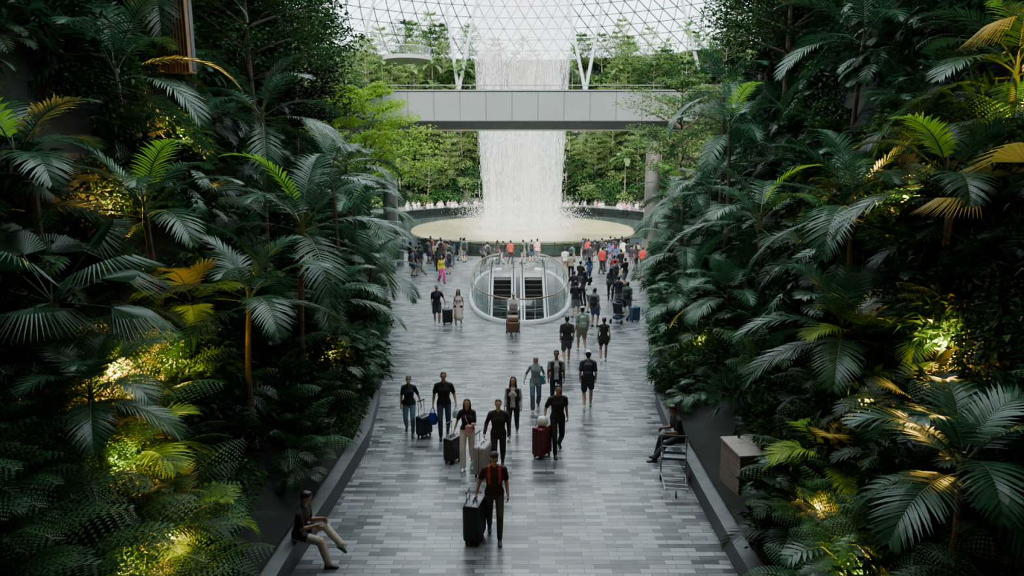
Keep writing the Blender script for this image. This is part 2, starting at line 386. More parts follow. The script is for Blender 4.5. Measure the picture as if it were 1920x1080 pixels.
mb.tube([(p[0],p[1],1.1) for p in e]+[(e[0][0],e[0][1],1.1)],.03,5,2)
for i in range(0,n,2): mb.tube([(e[i][0],e[i][1],.1),(e[i][0],e[i][1],1.08)],.03,5,2)
mb.obj('pool_glass_barrier',[M_black,glassmat('dark_glass',(.26,.32,.31),.04),M_black])

def water_mat(lo,hi):
    m,nt,out=newmat('falling_water'); N=nt.nodes; L=nt.links
    tc=N.new('ShaderNodeTexCoord'); sp=N.new('ShaderNodeSeparateXYZ'); L.new(tc.outputs['Object'],sp.inputs[0])
    mp=N.new('ShaderNodeMapping'); mp.inputs['Scale'].default_value=(6,6,.5); L.new(tc.outputs['Object'],mp.inputs[0])
    no=N.new('ShaderNodeTexNoise'); no.inputs['Scale'].default_value=1; no.inputs['Detail'].default_value=5; no.inputs['Roughness'].default_value=.75; L.new(mp.outputs[0],no.inputs['Vector'])
    m2=N.new('ShaderNodeMapping'); m2.inputs['Scale'].default_value=(.9,.9,.06); L.new(tc.outputs['Object'],m2.inputs[0])
    n2=N.new('ShaderNodeTexNoise'); n2.inputs['Scale'].default_value=1; L.new(m2.outputs[0],n2.inputs['Vector'])
    a=N.new('ShaderNodeMath'); a.operation='ADD'; L.new(no.outputs['Fac'],a.inputs[0]); L.new(n2.outputs['Fac'],a.inputs[1])
    c0=N.new('ShaderNodeMapRange'); c0.inputs[1].default_value=.82; c0.inputs[2].default_value=1.25; c0.inputs[3].default_value=.15; c0.inputs[4].default_value=1.8; c0.clamp=True; L.new(a.outputs[0],c0.inputs[0])
    hr=N.new('ShaderNodeMapRange'); hr.inputs[1].default_value=2; hr.inputs[2].default_value=20; hr.inputs[3].default_value=lo; hr.inputs[4].default_value=hi; L.new(sp.outputs['Z'],hr.inputs[0])
    b=N.new('ShaderNodeMath'); b.operation='MULTIPLY'; b.use_clamp=True; L.new(c0.outputs[0],b.inputs[0]); L.new(hr.outputs[0],b.inputs[1])
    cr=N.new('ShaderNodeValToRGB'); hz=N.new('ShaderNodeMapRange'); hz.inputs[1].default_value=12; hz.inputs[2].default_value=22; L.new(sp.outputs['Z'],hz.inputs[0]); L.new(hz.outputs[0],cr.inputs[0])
    cr.color_ramp.elements[0].color=(.96,.97,.97,1); cr.color_ramp.elements[1].color=(.95,.62,.68,1)  # pink light iridescence painted into the upper water colour
    d=N.new('ShaderNodeBsdfDiffuse'); t=N.new('ShaderNodeBsdfTranslucent'); L.new(cr.outputs[0],d.inputs[0]); L.new(cr.outputs[0],t.inputs[0])
    mx=N.new('ShaderNodeMixShader'); mx.inputs[0].default_value=.5; L.new(d.outputs[0],mx.inputs[1]); L.new(t.outputs[0],mx.inputs[2])
    tr=N.new('ShaderNodeBsdfTransparent'); m3=N.new('ShaderNodeMixShader'); L.new(b.outputs[0],m3.inputs[0]); L.new(tr.outputs[0],m3.inputs[1]); L.new(mx.outputs[0],m3.inputs[2]); L.new(m3.outputs[0],out.inputs[0])
    return m
wf=empty('indoor_waterfall',(PC.x,PC.y,0))
def wr(z,k=1): return k*(3.7+.055*z)
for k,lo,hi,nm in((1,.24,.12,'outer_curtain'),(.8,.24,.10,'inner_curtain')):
    mb=MB(); n=72; zs=[.16,2,5,9,14,20,27,34]; vs=[];fs=[]
    for z in zs:
        for j in range(n):
            th=2*math.pi*j/n; r=wr(z,k)*(1+.025*math.sin(9*th)+.02*math.sin(23*th+z*.05)); vs.append((r*math.cos(th),r*math.sin(th),z+.05))
    for i in range(len(zs)-1):
        for j in range(n): fs.append((i*n+j,i*n+(j+1)%n,(i+1)*n+(j+1)%n,(i+1)*n+j))
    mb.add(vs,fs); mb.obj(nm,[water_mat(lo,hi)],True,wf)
R.seed(5); mb=MB()
M_drop,nt,out=newmat('water_streaks'); d=nt.nodes.new('ShaderNodeBsdfDiffuse'); t=nt.nodes.new('ShaderNodeBsdfTranslucent'); d.inputs[0].default_value=t.inputs[0].default_value=(.97,.97,.98,1); mx=nt.nodes.new('ShaderNodeMixShader'); nt.links.new(d.outputs[0],mx.inputs[1]); nt.links.new(t.outputs[0],mx.inputs[2]); nt.links.new(mx.outputs[0],out.inputs[0])
for i in range(13000):
    z=30*R.random()**1.2; th=R.uniform(0,2*math.pi); r=wr(z)*min(1.2,(.88+R.gauss(0,.11))); L_=R.uniform(.08,.45)*(1 if R.random()<.75 else 3); w=R.uniform(.010,.026)
    c=V((r*math.cos(th),r*math.sin(th),z+.2)); a=R.uniform(0,3.14); s_=V((math.cos(a),math.sin(a),0))*w
    mb.add([c-s_,c+s_,c+s_*.5+V((0,0,L_)),c-s_*.5+V((0,0,L_))],[(0,1,2,3)])
for i in range(15000):
    th=R.uniform(0,2*math.pi); r=3.4+abs(R.gauss(0,1.5)); z=abs(R.gauss(0,1.4)); c=V((r*math.cos(th),r*math.sin(th),z+.2)); a=R.uniform(0,3.14); w=R.uniform(.012,.034); s_=V((math.cos(a),math.sin(a),0))*w
    mb.add([c-s_,c+s_,c+V((0,0,w*3))],[(0,1,2)])
mb.obj('droplets',[M_drop],False,wf)

# ---------------------------------------------------------------- bridge
mb=MB(); yf,yb_=46,50; zt,zm,zb=11.45,9.5,9.0
M_br=pm((.19,.22,.225),.35,.1,.06,.5,name='bridge_panel'); M_brd=pm((.22,.23,.21),.5,0,.1,2,name='bridge_soffit')
x0,x1=-17,17
sec=[(yf,zt),(yf,zm),(yf+.7,zb),(yb_-.7,zb),(yb_,zm),(yb_,zt),(yb_-.15,zt),(yb_-.15,zt-.9),(yf+.15,zt-.9),(yf+.15,zt)]
px=[x0+1.7*i for i in range(21)]
vs=[(x,y,z) for x in(x0,x1) for (y,z) in sec]; k=len(sec)
for i in range(k):
    j=(i+1)%k; mb.add([vs[i],vs[j],vs[k+j],vs[k+i]],[(0,1,2,3)],1 if i in(1,2,3) else 0)
mb.add(vs[:k],[tuple(range(k))],0); mb.add(vs[k:],[tuple(range(k))],0)
for x in px:
    mb.rbox((x,yf-.005,(zt+zm)/2),(.045,.03,zt-zm),0,2)
mb.rbox((0,yf-.03,zt),(34,.1,.08),0,0); mb.rbox((0,yf-.02,zm+.02),(34,.06,.05),0,2)
mb.tube([(x0,yf+.3,zt+.35),(x1,yf+.3,zt+.35)],.03,5,3)
for x in(-8.5,9.75): mb.tube([(x,48,0),(x,48,zb+.05)],.5,20,3)
mb.obj('pedestrian_bridge',[M_br,M_brd,pm((.05,.055,.055),.5),pm((.16,.16,.145),.5,0,.1,2)])

# ---------------------------------------------------------------- far terraced hillside
def hz_(k): return float(np.interp(k,[1,1.02,1.15,1.35,1.6,1.9],[.5,.8,5,13,21,24]))
HX,HY=25,28
def hpt(k,a): return V((PC.x+HX*k*math.cos(a),PC.y+HY*k*math.sin(a),hz_(k)))
mb=MB(); ks=[1,1.02,1.08,1.15,1.25,1.35,1.5,1.6,1.9]; na=60; vs=[];fs=[]
A0,A1=-.35,math.pi+.35
for i in range(na+1):
    a=A0+(A1-A0)*i/na
    for k in ks: vs.append(hpt(k,a))
m=len(ks)
for i in range(na):
    for j in range(m-1): fs.append((i*m+j,i*m+j+1,(i+1)*m+j+1,(i+1)*m+j))
mb.add(vs,fs); hill=mb.obj('planted_hillside',[pm((.03,.045,.02),.95,0,.5,1)])
mb=MB()
for k,h in((1.0,.5),(1.12,.5),(1.3,.6),(1.5,.6)):
    path=[tuple(hpt(k,A0+(A1-A0)*i/90))[:2] for i in range(91)]; z=hz_(k)
    mb.sweep(path,[(0,z-.8),(0,z+.25),(-.4,z+.25)],0)
mb.obj('terrace_edge',[pm((.22,.22,.2),.7,0,.2,1)],False,hill)
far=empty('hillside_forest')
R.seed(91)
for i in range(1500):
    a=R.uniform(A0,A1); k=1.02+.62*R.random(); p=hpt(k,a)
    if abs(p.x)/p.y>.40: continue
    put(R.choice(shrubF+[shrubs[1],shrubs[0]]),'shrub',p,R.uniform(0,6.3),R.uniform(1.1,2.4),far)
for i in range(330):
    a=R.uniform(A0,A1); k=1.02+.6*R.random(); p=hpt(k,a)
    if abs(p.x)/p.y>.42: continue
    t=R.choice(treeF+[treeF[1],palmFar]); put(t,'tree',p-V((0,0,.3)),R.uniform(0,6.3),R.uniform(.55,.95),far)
mb=MB()
for cx,cy,cz,r in((-14.5,99,21,3.4),):
    arc=[(cx+r*math.cos(a),cy+r*math.sin(a)) for a in [math.pi+math.pi*i/24 for i in range(25)]]
    mb.sweep(arc,[(0,cz-.5),(0,cz),(.3,cz),(1.5,cz)],0); mb.sweep(arc,[(0,cz-.5),(3,cz-.9)],2)
    mb.sweep(arc,[(.05,cz),(.05,cz+1.1)],1); mb.tube([(x,y,cz+1.15) for x,y in arc],.06,5,0)
    mb.add([(x,y,cz-.02) for x,y in arc],[tuple(range(25))],0)
mb.obj('viewing_balcony',[pm((.35,.36,.35),.5),M_glass,M_brd])

# ---------------------------------------------------------------- glass dome roof lattice
mb=MB(); DC=V((.95,70,6)); DA,DB,DH=58,64,34
def dome(u,a):
    ph=u*math.pi/2; r=math.cos(ph)
    return V((DC.x+DA*r*math.cos(a),DC.y+DB*r*math.sin(a),DC.z+DH*math.sin(ph)))
nu,na=24,120
def dp(i,j): return dome(.12+.80*i/nu,2*math.pi*(j+.5*(i%2))/na)
for i in range(nu):
    for j in range(na):
        p=dp(i,j); o=i%2
        if p.y<6: continue
        for q in(dp(i,j+1),dp(i+1,j+o),dp(i+1,j+o-1)):
            mb.tube([p,q],.11,3,0,False)
mb.obj('glass_roof_lattice',[pm((.26,.32,.34),.4,0,.05,1,name='steel_grid')])
mb=MB()
for (bx,by,tx,ty) in((-23,100,-27,108),(-23,100,-19,108),(-8,106,-11,115),(-8,106,-5,115),(11,106,8,115),(11,106,15,115),(27,100,24,108),(27,100,32,108)):
    mb.tube([(bx,by,17),(tx,ty,35)],[.28,.22],8,0)
mb.obj('roof_strut',[pm((.35,.40,.38),.4,0,.05,1)])

# ---------------------------------------------------------------- enclosing walls, also blocking light / unseen slabs added to shade the near valley
M_wall=pm((.03,.03,.03),.9)
for nm,c,sz in(('wall_left',(-25,20,13),(1,62,28)),('wall_right',(25.5,20,13),(1,62,28)),('wall_back',(0,-10,13),(50,1,28)),('shade_slab',(0,.5,27.2),(50,20,.4)),('shade_slab_left',(-18,25,25),(13.5,38,.5)),('shade_slab_right',(18.4,25,25),(13.5,38,.5))):
    mb=MB(); mb.rbox(c,sz,0,0); mb.obj(nm,[M_wall])

# ---------------------------------------------------------------- slope planting
und={-1:empty('undergrowth_left'),1:empty('undergrowth_right')}
R.seed(101)
def blocked(s,Y,d):
    return (s>0 and 11.2<Y<16.4 and d<1.3) or (s<0 and 9.6<Y<12.4 and d<1.2)
for s in(-1,1):
    for i in range(1700):
        Y=3+47*R.random()**1.25; d=.45+9.5*R.random(); p=slope(s,Y,d)
        if abs(p.x)/max(Y,1)>.95: continue
        w=R.random()
        if Y<9 and p.z>4.5 and abs(p.x)<6: continue
        if w<.68: me=R.choice(shrubs); sc=R.uniform(.7,1.25)
        elif w<.77: me=R.choice(philos); sc=R.uniform(.7,1.15)
        elif w<.93: me=R.choice(ferns); sc=R.uniform(.7,1.2)
        else: me=palmD[1]; sc=R.uniform(.5,.9)
        if d<.9: sc=min(sc,.7)
        if blocked(s,Y,d): continue
        put(me,me.name.split('.')[0],p-V((0,0,.1)),R.uniform(0,6.3),sc,und[s],0,s*-.35*(d>1.5))
R.seed(140)
for i in range(60):
    Y=R.uniform(6.2,10.8); d=R.uniform(.6,3.0); p=slope(-1,Y,d)
    if blocked(-1,Y,d-.5): continue
    put(R.choice(ferns),'fern',p+V((0,0,.25)),R.uniform(0,6.3),R.uniform(.8,1.2),und[-1],0,.3)
for i in range(22):
    Y=R.uniform(6.5,10.6); d=R.uniform(.5,2.0); p=slope(1,Y,d); put(R.choice(ferns),'fern',p+V((0,0,.2)),R.uniform(0,6.3),R.uniform(.6,.95),und[1],0,-.3)
# leafy edge plants spilling over the curbs further along
for i in range(70):
    s=R.choice((-1,1)); Y=R.uniform(17.5,42); d=R.uniform(.25,.7); p=slope(s,Y,d); me=R.choice([shrubs[1],shrubs[3],philos[1],philos[0],ferns[0]])
    put(me,me.name.split('.')[0],p,R.uniform(0,6.3),R.uniform(.55,.85),und[s])
crown_h={0:3.35,1:4.75,2:2.35,3:.35,4:1.35}
def pp(k,x,Y,zc,sc,rot,me=None):
    h=crown_h[k]*sc; g=zat(x,Y)
    z0=zc-h
    o=put(palms[k],'kentia_palm',(x,Y,z0),rot,sc)
    if z0>g-.2:
        mb=MB(); mb.tube([(x,Y,g-.3),(x,Y,(g+z0)/2),(x,Y,z0+.1)],[.13*sc,.11*sc,.105*sc],8,0); t=mb.obj('trunk_lower',[M_bark]); t.parent=o; t.matrix_parent_inverse=o.matrix_basis.inverted()
    return o
for a in [(0,-5.1,16,5.4,1.1,.4),(1,-5.6,22,6.6,1.0,1.2),(2,-5.0,12.4,4.4,.85,2.0),(0,-5.9,26.5,5.0,1.0,3.0),(2,-4.8,18.5,3.3,.85,4.0),
          (1,-7.2,20,8.2,1.0,5.0),(1,-8.2,15,8.7,1.0,.9),(4,-5.5,8.6,3.9,.6,1.7),(0,-6.6,12.5,6.0,.85,2.2),(2,-7.1,31,4.6,1.0,.3),(0,-8.2,36,5.5,1.1,4.2),
          (2,-4.9,22.5,3.4,.85,.8),(2,-6.0,29,3.6,.9,5.5),(0,-7.0,30,6.6,1.0,2.5),(2,8.0,33,4.0,1.0,1.7),(2,6.3,24.5,3.8,.9,4.9),
          (1,6.9,13.6,6.0,.95,.5),(0,6.9,18.5,5.3,1.0,2.1),(2,6.2,12,3.9,.85,3.3),(1,7.4,26,5.8,1.0,4.4),(0,7.4,23.5,8.0,.9,1.5),(4,5.4,7.6,3.3,.8,.2),
          (2,5.9,17.8,3.4,.75,2.9),(0,7.6,31,5.2,1.0,5.2),(2,8.6,36,4.4,1.0,.7),(4,5.4,21,2.5,.7,.1),(0,8.8,12.5,8.5,.9,4.0),(1,9.2,19,10.0,1.0,2.5),
          (3,7.2,11.2,6.6,.9,.8),(3,-7.4,10.6,6.9,.9,2.0),(1,-9.5,19,11.5,1.0,3.0),(1,8.2,27,9.6,1.0,1.0)]:
    pp(*a)
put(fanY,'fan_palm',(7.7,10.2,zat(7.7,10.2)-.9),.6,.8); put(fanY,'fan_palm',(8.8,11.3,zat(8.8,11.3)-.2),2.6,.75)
put(fanD,'fan_palm',(-6.6,9.6,zat(-6.6,9.6)+.6),.3,.9)
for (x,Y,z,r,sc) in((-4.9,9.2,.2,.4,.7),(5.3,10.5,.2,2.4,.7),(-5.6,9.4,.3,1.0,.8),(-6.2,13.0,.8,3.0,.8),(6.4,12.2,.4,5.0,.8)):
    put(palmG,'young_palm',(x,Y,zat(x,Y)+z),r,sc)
for (me,x,Y,sc,nm) in [(treeL,-8.4,41,1.25,'rain_tree'),(treeR,9.3,40,1.25,'rain_tree'),(treeD[0],-10.6,34,1.0,'broadleaf_tree'),(treeD[2],-11,29,1.05,'broadleaf_tree'),(treeD[1],-9.5,26,1.0,'broadleaf_tree'),
      (treeD[2],-11,22,.9,'broadleaf_tree'),(treeD[0],-13,38,1.1,'broadleaf_tree'),(treeD[1],-12,43,1.0,'broadleaf_tree'),
      (treeD[0],12.2,34,.95,'broadleaf_tree'),(treeD[1],11.2,29,.95,'broadleaf_tree'),(treeD[2],11.8,24,.9,'broadleaf_tree'),(treeD[0],10.5,18,.7,'broadleaf_tree'),(treeD[1],14,40,1.1,'broadleaf_tree'),(treeD[1],-9.6,17,.6,'broadleaf_tree')]:
    put(me,nm,(x,Y,zat(x,Y)-.3),R.uniform(0,6.3),sc)

def planter(x,y,z,w,d,h,rot):
    mb=MB(); c=pm((.15,.125,.10),.7,0,.25,4,name='planter_clad')
    nsl=int(h/.12)
    for i in range(nsl):
        zz=-h/2+.06+i*.12
        mb.rbox((0,0,zz),(w,d,.105),.008,0)
    mb.rbox((0,0,0),(w-.03,d-.03,h),0,1); mb.rbox((0,0,h/2+.02),(w+.04,d+.04,.05),.01,2)
    mb.obj('planter_box',[c,M_black,pm((.26,.23,.19),.6)],False,None,(x,y,z),rot)
planter(4.62,12.5,.95,.75,.9,1.1,.1); planter(5.35,12.1,1.35,.6,.9,1.1,.1); planter(4.95,9.8,1.0,.8,.9,1.3,.1); planter(-4.35,15.2,.75,.5,1.2,.7,0)
mb=MB()
for i in range(10): mb.rbox((-.35+.08*i,0,0),(.035,.4,2.4),.005,0)
mb.rbox((0,.1,0),(.8,.2,2.3),0,1)
mb.obj('timber_screen',[pm((.22,.12,.05),.6,0,.2,5),M_black],False,None,(-8.6,18.3,10.4))

# ---------------------------------------------------------------- uplights
def uplight(x,Y,e,dz=.6,dx=0):
    z=zat(x,Y); mb=MB()
    mb.tube([(0,0,-.6),(0,0,.05)],.015,6,0); mb.tube([(0,0,.03),(0,-.02,.16)],[.05,.06],10,0); mb.tube([(0,-.02,.161),(0,-.02,.165)],.05,10,1)
    o=mb.obj('garden_uplight',[M_black,pm((1,.75,.2),.5,0,0,1,6)],False,None,(x,Y,z+dz-.25))
    l=bpy.data.lights.new('lamp','POINT'); l.energy=e*4.2; l.color=(1,.58,.05); l.shadow_soft_size=.08
    lo=bpy.data.objects.new('lamp',l); COL.objects.link(lo); lo.parent=o; lo.location=(0,-.1,.3)
for a in [(-6.2,10.3,130,.9),(-5.5,9.0,90,.9),(-6.0,11.6,70,.8),(-4.7,8.7,60,.8),(-4.9,7.8,60,.8),(5.9,10.9,80),(6.7,10.4,70),(4.75,9.9,45),(4.7,8.3,50),(7.9,13.8,80),(8.6,11.6,60),(-8.3,17.6,60),(-4.9,18,25),(5.4,19,25),(7.6,17,60),(-7.6,13,50)]:
    uplight(*a)
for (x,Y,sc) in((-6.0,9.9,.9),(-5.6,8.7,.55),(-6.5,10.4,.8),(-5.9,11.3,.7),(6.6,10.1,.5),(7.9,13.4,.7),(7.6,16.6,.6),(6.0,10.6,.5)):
    put(shrubY,'lamp_tinted_shrub',(x,Y,zat(x,Y)+.1),R.uniform(0,6),sc)  # yellow leaf colour carries the uplight glow
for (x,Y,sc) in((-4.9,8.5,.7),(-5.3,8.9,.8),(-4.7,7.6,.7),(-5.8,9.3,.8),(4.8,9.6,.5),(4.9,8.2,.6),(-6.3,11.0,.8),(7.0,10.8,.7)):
    put(fernY,'lamp_tinted_fern',(x,Y,zat(x,Y)+.45),R.uniform(0,6),sc)  # fern copies coloured as if lit by the uplights

# ================================================================ PEOPLE
def pmesh(mb,a,b,ra,rb,side,mat,n=16):
    t=b-a; L=t.length; t=t/L if L>1e-5 else V((0,0,1))
    w=side-t*side.dot(t); w=w.normalized() if w.length>1e-3 else t.orthogonal().normalized(); d=t.cross(w)
    rings=[]
    for ph in(-84,-60,-35,-12): 
        c=math.cos(math.radians(ph)); s_=math.sin(math.radians(ph)); rings.append((a+t*min(ra)*s_,ra[0]*c,ra[1]*c))
    for ph in(12,35,60,84):
        c=math.cos(math.radians(ph)); s_=math.sin(math.radians(ph)); rings.append((b+t*min(rb)*s_,rb[0]*c,rb[1]*c))
    vs=[];fs=[]
    for (c,rw,rd) in rings:
        for j in range(n):
            th=2*math.pi*j/n; vs.append(c+w*rw*math.cos(th)+d*rd*math.sin(th))
    for i in range(len(rings)-1):
        for j in range(n): fs.append((i*n+j,i*n+(j+1)%n,(i+1)*n+(j+1)%n,(i+1)*n+j))
    fs.append(tuple(range(n-1,-1,-1))); fs.append(tuple((len(rings)-1)*n+j for j in range(n)))
    mb.add(vs,fs,mat)
def ik(A,T,l1,l2,bend):
    d=T-A; ds=min(d.length,(l1+l2)*.998); dn=d.normalized(); T=A+dn*ds
    a=(l1*l1-l2*l2+ds*ds)/(2*ds); h=math.sqrt(max(l1*l1-a*a,0)); bd=bend-dn*bend.dot(dn); bd=bd.normalized() if bd.length>1e-4 else dn.orthogonal()
    return A+dn*a+bd*h,T
SK=[(.50,.31,.21),(.38,.22,.14),(.22,.12,.07),(.55,.36,.26)]
BLK=(.012,.012,.014); WHT=(.7,.7,.68); JEAN=(.06,.10,.17); KHA=(.32,.26,.17)
def person_mesh(name,top=BLK,pants=BLK,shoe=(.03,.03,.03),skin=0,hair='short',haircol=(.012,.009,.008),female=False,sleeve='short',legs='long',
      fa=(-.1,-.25,.085),fb=(.1,.25,.15),ha=None,hb=None,hipz=.89,lean=.03,hp=0,hyaw=0,cap=None,pack=None,dress=None,mask=False,straps=None,bag=None,vest=None,wide=0,hijab=None,vox=.02,curla=.5,curlb=.5,hem=.90):
    Ps=[]; regs={}
    def reg(c,rough=.8):
        k=(tuple(c),rough)
        if k not in regs: regs[k]=len(regs)
        return regs[k]
    rs=reg(SK[skin],.55); rt=reg(top,.81); rp=reg(pants,.79); rsh=reg(shoe,.5); rh=reg(haircol,.5)
    X=V((1,0,0))
    def P(a,b,ra,rb,r,side=X):
        ra=ra if hasattr(ra,'__len__') else (ra,ra); rb=rb if hasattr(rb,'__len__') else (rb,rb)
        Ps.append((V(a),V(b),ra,rb,V(side),r))
    Mx=Matrix.Rotation(lean,3,'X'); pel=V((0,0,hipz))
    U=lambda x,y,z: pel+Mx@V((x,y,z-.92))
    sw=.90 if female else 1.0; hw=1.03 if female else 1.0; tw=.90 if female else 1.03
    P(U(-.07,0,.95),U(.07,0,.95),.112*hw,.112*hw,rp)
    P(U(0,0,.98),U(0,0,1.10),(.160*hw,.114),(.146*tw,.104),rt)
    P(U(0,0,1.10),U(0,-.005,1.27),(.146*tw,.104),(.176*tw,.120),rt)
    P(U(0,-.005,1.27),U(0,.01,1.36),(.176*tw,.120),(.160*tw,.095),rt)
    for sx in(-1,1): P(U(sx*.03,.012,1.435),U(sx*.165*sw,.01,1.388),(.052,.055),(.062,.062),rt,V((0,1,0)))
    P(U(0,0,1.0),U(0,0,.92),(.166*hw,.120),(.176*hw,.128),rt)
    if female:
        for sx in(-.075,.075): P(U(sx,-.065,1.27),U(sx,-.07,1.25),.062,.06,rt)
    P(U(0,.015,1.42),U(0,.0,1.54),.055,.05,rs)
    if vest is not None:
        rv_=reg(vest); 
        for sx in(-1,1): P(U(sx*.105,-.045,.93),U(sx*.10,-.04,1.36),(.062,.088),(.06,.07),rv_)
        P(U(0,.04,.93),U(0,.04,1.36),(.17,.088),(.16,.075),rv_)
    C=U(0,-.008,1.612); Hm=Mx@Matrix.Rotation(hyaw,3,'Z')@Matrix.Rotation(hp,3,'X'); Hd=lambda x,y,z: C+Hm@V((x,y,z))
    Hx=Hm@X
    P(Hd(0,-.014,.018),Hd(0,.02,.026),(.072,.088),(.074,.085),rs,Hx)
    P(Hd(0,-.03,-.025),Hd(0,-.045,-.072),(.058,.055),(.036,.034),rs,Hx)
    P(Hd(0,-.088,.005),Hd(0,-.103,-.02),.009,.014,rs)
    for sx in(-1,1): P(Hd(sx*.074,.005,.012),Hd(sx*.076,.008,-.02),(.007,.017),(.006,.012),rs,Hx)
    if hijab is not None:
        rj=reg(hijab); P(Hd(0,.012,.03),Hd(0,.02,-.02),(.088,.09),(.085,.085),rj,Hx); P(Hd(0,-.0,-.09),U(0,-.01,1.34),(.075,.07),(.17,.13),rj)
        P(Hd(0,-.035,.08),Hd(0,.02,.07),(.055,.03),(.08,.05),rj,Hx)
    elif hair!='bald':
        P(Hd(0,.0,.068),Hd(0,.03,.04),(.074,.062),(.083,.082),rh,Hx)
        P(Hd(0,.035,.0),Hd(0,.04,-.03),(.078,.064),(.066,.05),rh,Hx)
        if hair=='long':
            P(Hd(0,.05,-.02),U(0,.085,1.36),(.082,.05),(.085,.035),rh)
            for sx in(-1,1): P(Hd(sx*.072,.01,.03),U(sx*.085,-.03,1.36),(.022,.035),(.03,.028),rh)
        if hair=='tail': P(Hd(0,.1,.03),Hd(0,.13,-.14),.03,.018,rh)
    if cap is not None:
        rc=reg(cap); P(Hd(0,.0,.07),Hd(0,.02,.055),(.082,.068),(.086,.078),rc,Hx); P(Hd(0,-.06,.068),Hd(0,-.14,.052),(.065,.016),(.05,.012),rc,Hx)
    if mask: rm=reg((.6,.62,.62)); P(Hd(0,-.055,-.03),Hd(0,-.058,-.055),(.055,.048),(.045,.04),rm,Hx)
    for sx,ft in((-1,fa),(1,fb)):
        hp_=V((sx*.092*hw,0,hipz)); an=V(ft); kn,an=ik(hp_,an,.425,.425,V((sx*.06,-1,.12)))
        if legs in('long','croptop') and dress is None:
            P(hp_,kn,(.096*hw,.102),(.068+wide*.4,.070+wide*.4),rp); P(kn,kn.lerp(an,.35),(.068+wide*.4,.070+wide*.4),(.064+wide*.6,.068+wide*.6),rp); P(kn.lerp(an,.35),an+V((0,0,.015)),(.064+wide*.6,.068+wide*.6),.052+wide,rp)
            P(an+V((0,0,.03)),an,.04,.038,rs)
        else:
            P(hp_,kn,(.08,.085),.054,rs); P(kn,kn.lerp(an,.35),.053,.057,rs); P(kn.lerp(an,.35),an,.057,.036,rs)
            if dress is None: P(hp_,hp_.lerp(kn,.78 if legs=='shorts' else .45),(.104*hw,.110),(.094,.096),rp)
        lift=max(0,an.z-.10); toe=V((0,-.17*math.cos(min(1.2,lift*4)),-.17*math.sin(min(1.2,lift*4))*.6))
        h0=an+V((0,.04,-.042)); P(h0,an+toe*.55+V((0,0,-.045)),(.038,.036),(.044,.034),rsh); P(an+toe*.5+V((0,0,-.045)),an+toe+V((0,0,-.055)),(.045,.032),(.036,.024),rsh)
        P(an+V((0,.015,-.03)),an+V((0,0,.0)),.042,.04,rsh)
    if dress is not None:
        rd=reg(dress); P(U(0,0,1.08),pel+V((0,0,-.1)),(.14,.11),(.19,.15),rd); P(pel+V((0,0,-.1)),pel+V((0,0,-.42)),(.19,.15),(.24,.2),rd)
    hands=[]
    for sx,ht,cu in((-1,ha,curla),(1,hb,curlb)):
        sh=U(sx*.178*sw,.01,1.38)
        if ht is None: ht=(sx*.225,-.06,.86+hipz-.89)
        T=V(ht); el,wr_=ik(sh,T,.285,.25,V((sx*.12,1,-.1)))
        f=.95 if not female else .80
        P(sh,el,.050*f,.042*f,rs); P(el,el.lerp(wr_,.3),.041*f,.041*f,rs); P(el.lerp(wr_,.3),wr_,.041*f,.027*f,rs)
        if sleeve=='short': P(sh,sh.lerp(el,.68),.064*f,.064*f,rt)
        elif sleeve=='long': P(sh,el,.062*f,.052*f,rt); P(el,el.lerp(wr_,.93),.052*f,.038*f,rt)
        elif sleeve=='none': P(sh,sh.lerp(el,.1),.056*f,.052*f,rt)
        fd=((wr_-el).normalized()*.6+V((0,-.05,-.6))).normalized(); hands.append((wr_,fd,sx,cu))
    if pack is not None:
        rk=reg(pack); P(U(0,.19,1.04),U(0,.17,1.34),(.15,.10),(.13,.08),rk); P(U(0,.27,1.02),U(0,.26,1.15),(.11,.04),(.10,.035),rk)
    if straps is not None or pack is not None:
        rk=reg(straps or pack)
        for sx in(-1,1):
            P(U(sx*.095,-.108,1.16),U(sx*.095,-.105,1.30),(.022,.014),(.022,.014),rk); P(U(sx*.095,-.105,1.30),U(sx*.09,-.03,1.46),(.022,.018),(.022,.018),rk)
    if bag is not None:
        rb_=reg(bag[0],.5); P(U(*bag[1:4])-V((0,0,bag[5]/2)),U(*bag[1:4])+V((0,0,bag[5]/2)),(bag[4],.05),(bag[4]*.85,.04),rb_)
        P(U(bag[1],bag[2],bag[3]+bag[5]/2),U(-bag[1]*.5,-.12,1.30),(.012,.009),(.012,.009),rb_); P(U(-bag[1]*.5,-.12,1.30),U(-bag[1]*.55,-.0,1.465),(.012,.009),(.012,.009),rb_)
    mb=MB()
    for p in Ps: pmesh(mb,*p[:5],0)
    me0=bpy.data.meshes.new('t'); me0.from_pydata(mb.v,[],mb.f); ob=bpy.data.objects.new('t',me0); COL.objects.link(ob)
    rm_=ob.modifiers.new('r','REMESH'); rm_.mode='VOXEL'; rm_.voxel_size=vox; rm_.use_smooth_shade=True
    sm=ob.modifiers.new('s','SMOOTH'); sm.factor=.5; sm.iterations=3
    dg=bpy.context.evaluated_depsgraph_get(); dg.update(); me=bpy.data.meshes.new_from_object(ob.evaluated_get(dg))
    bpy.data.objects.remove(ob); 
    nf=len(me.polygons); cen=np.zeros(nf*3,dtype=np.float64); me.polygons.foreach_get('center',cen); cen=cen.reshape(-1,3)
    best=np.full(nf,1e9); idx=np.zeros(nf,dtype=np.int32)
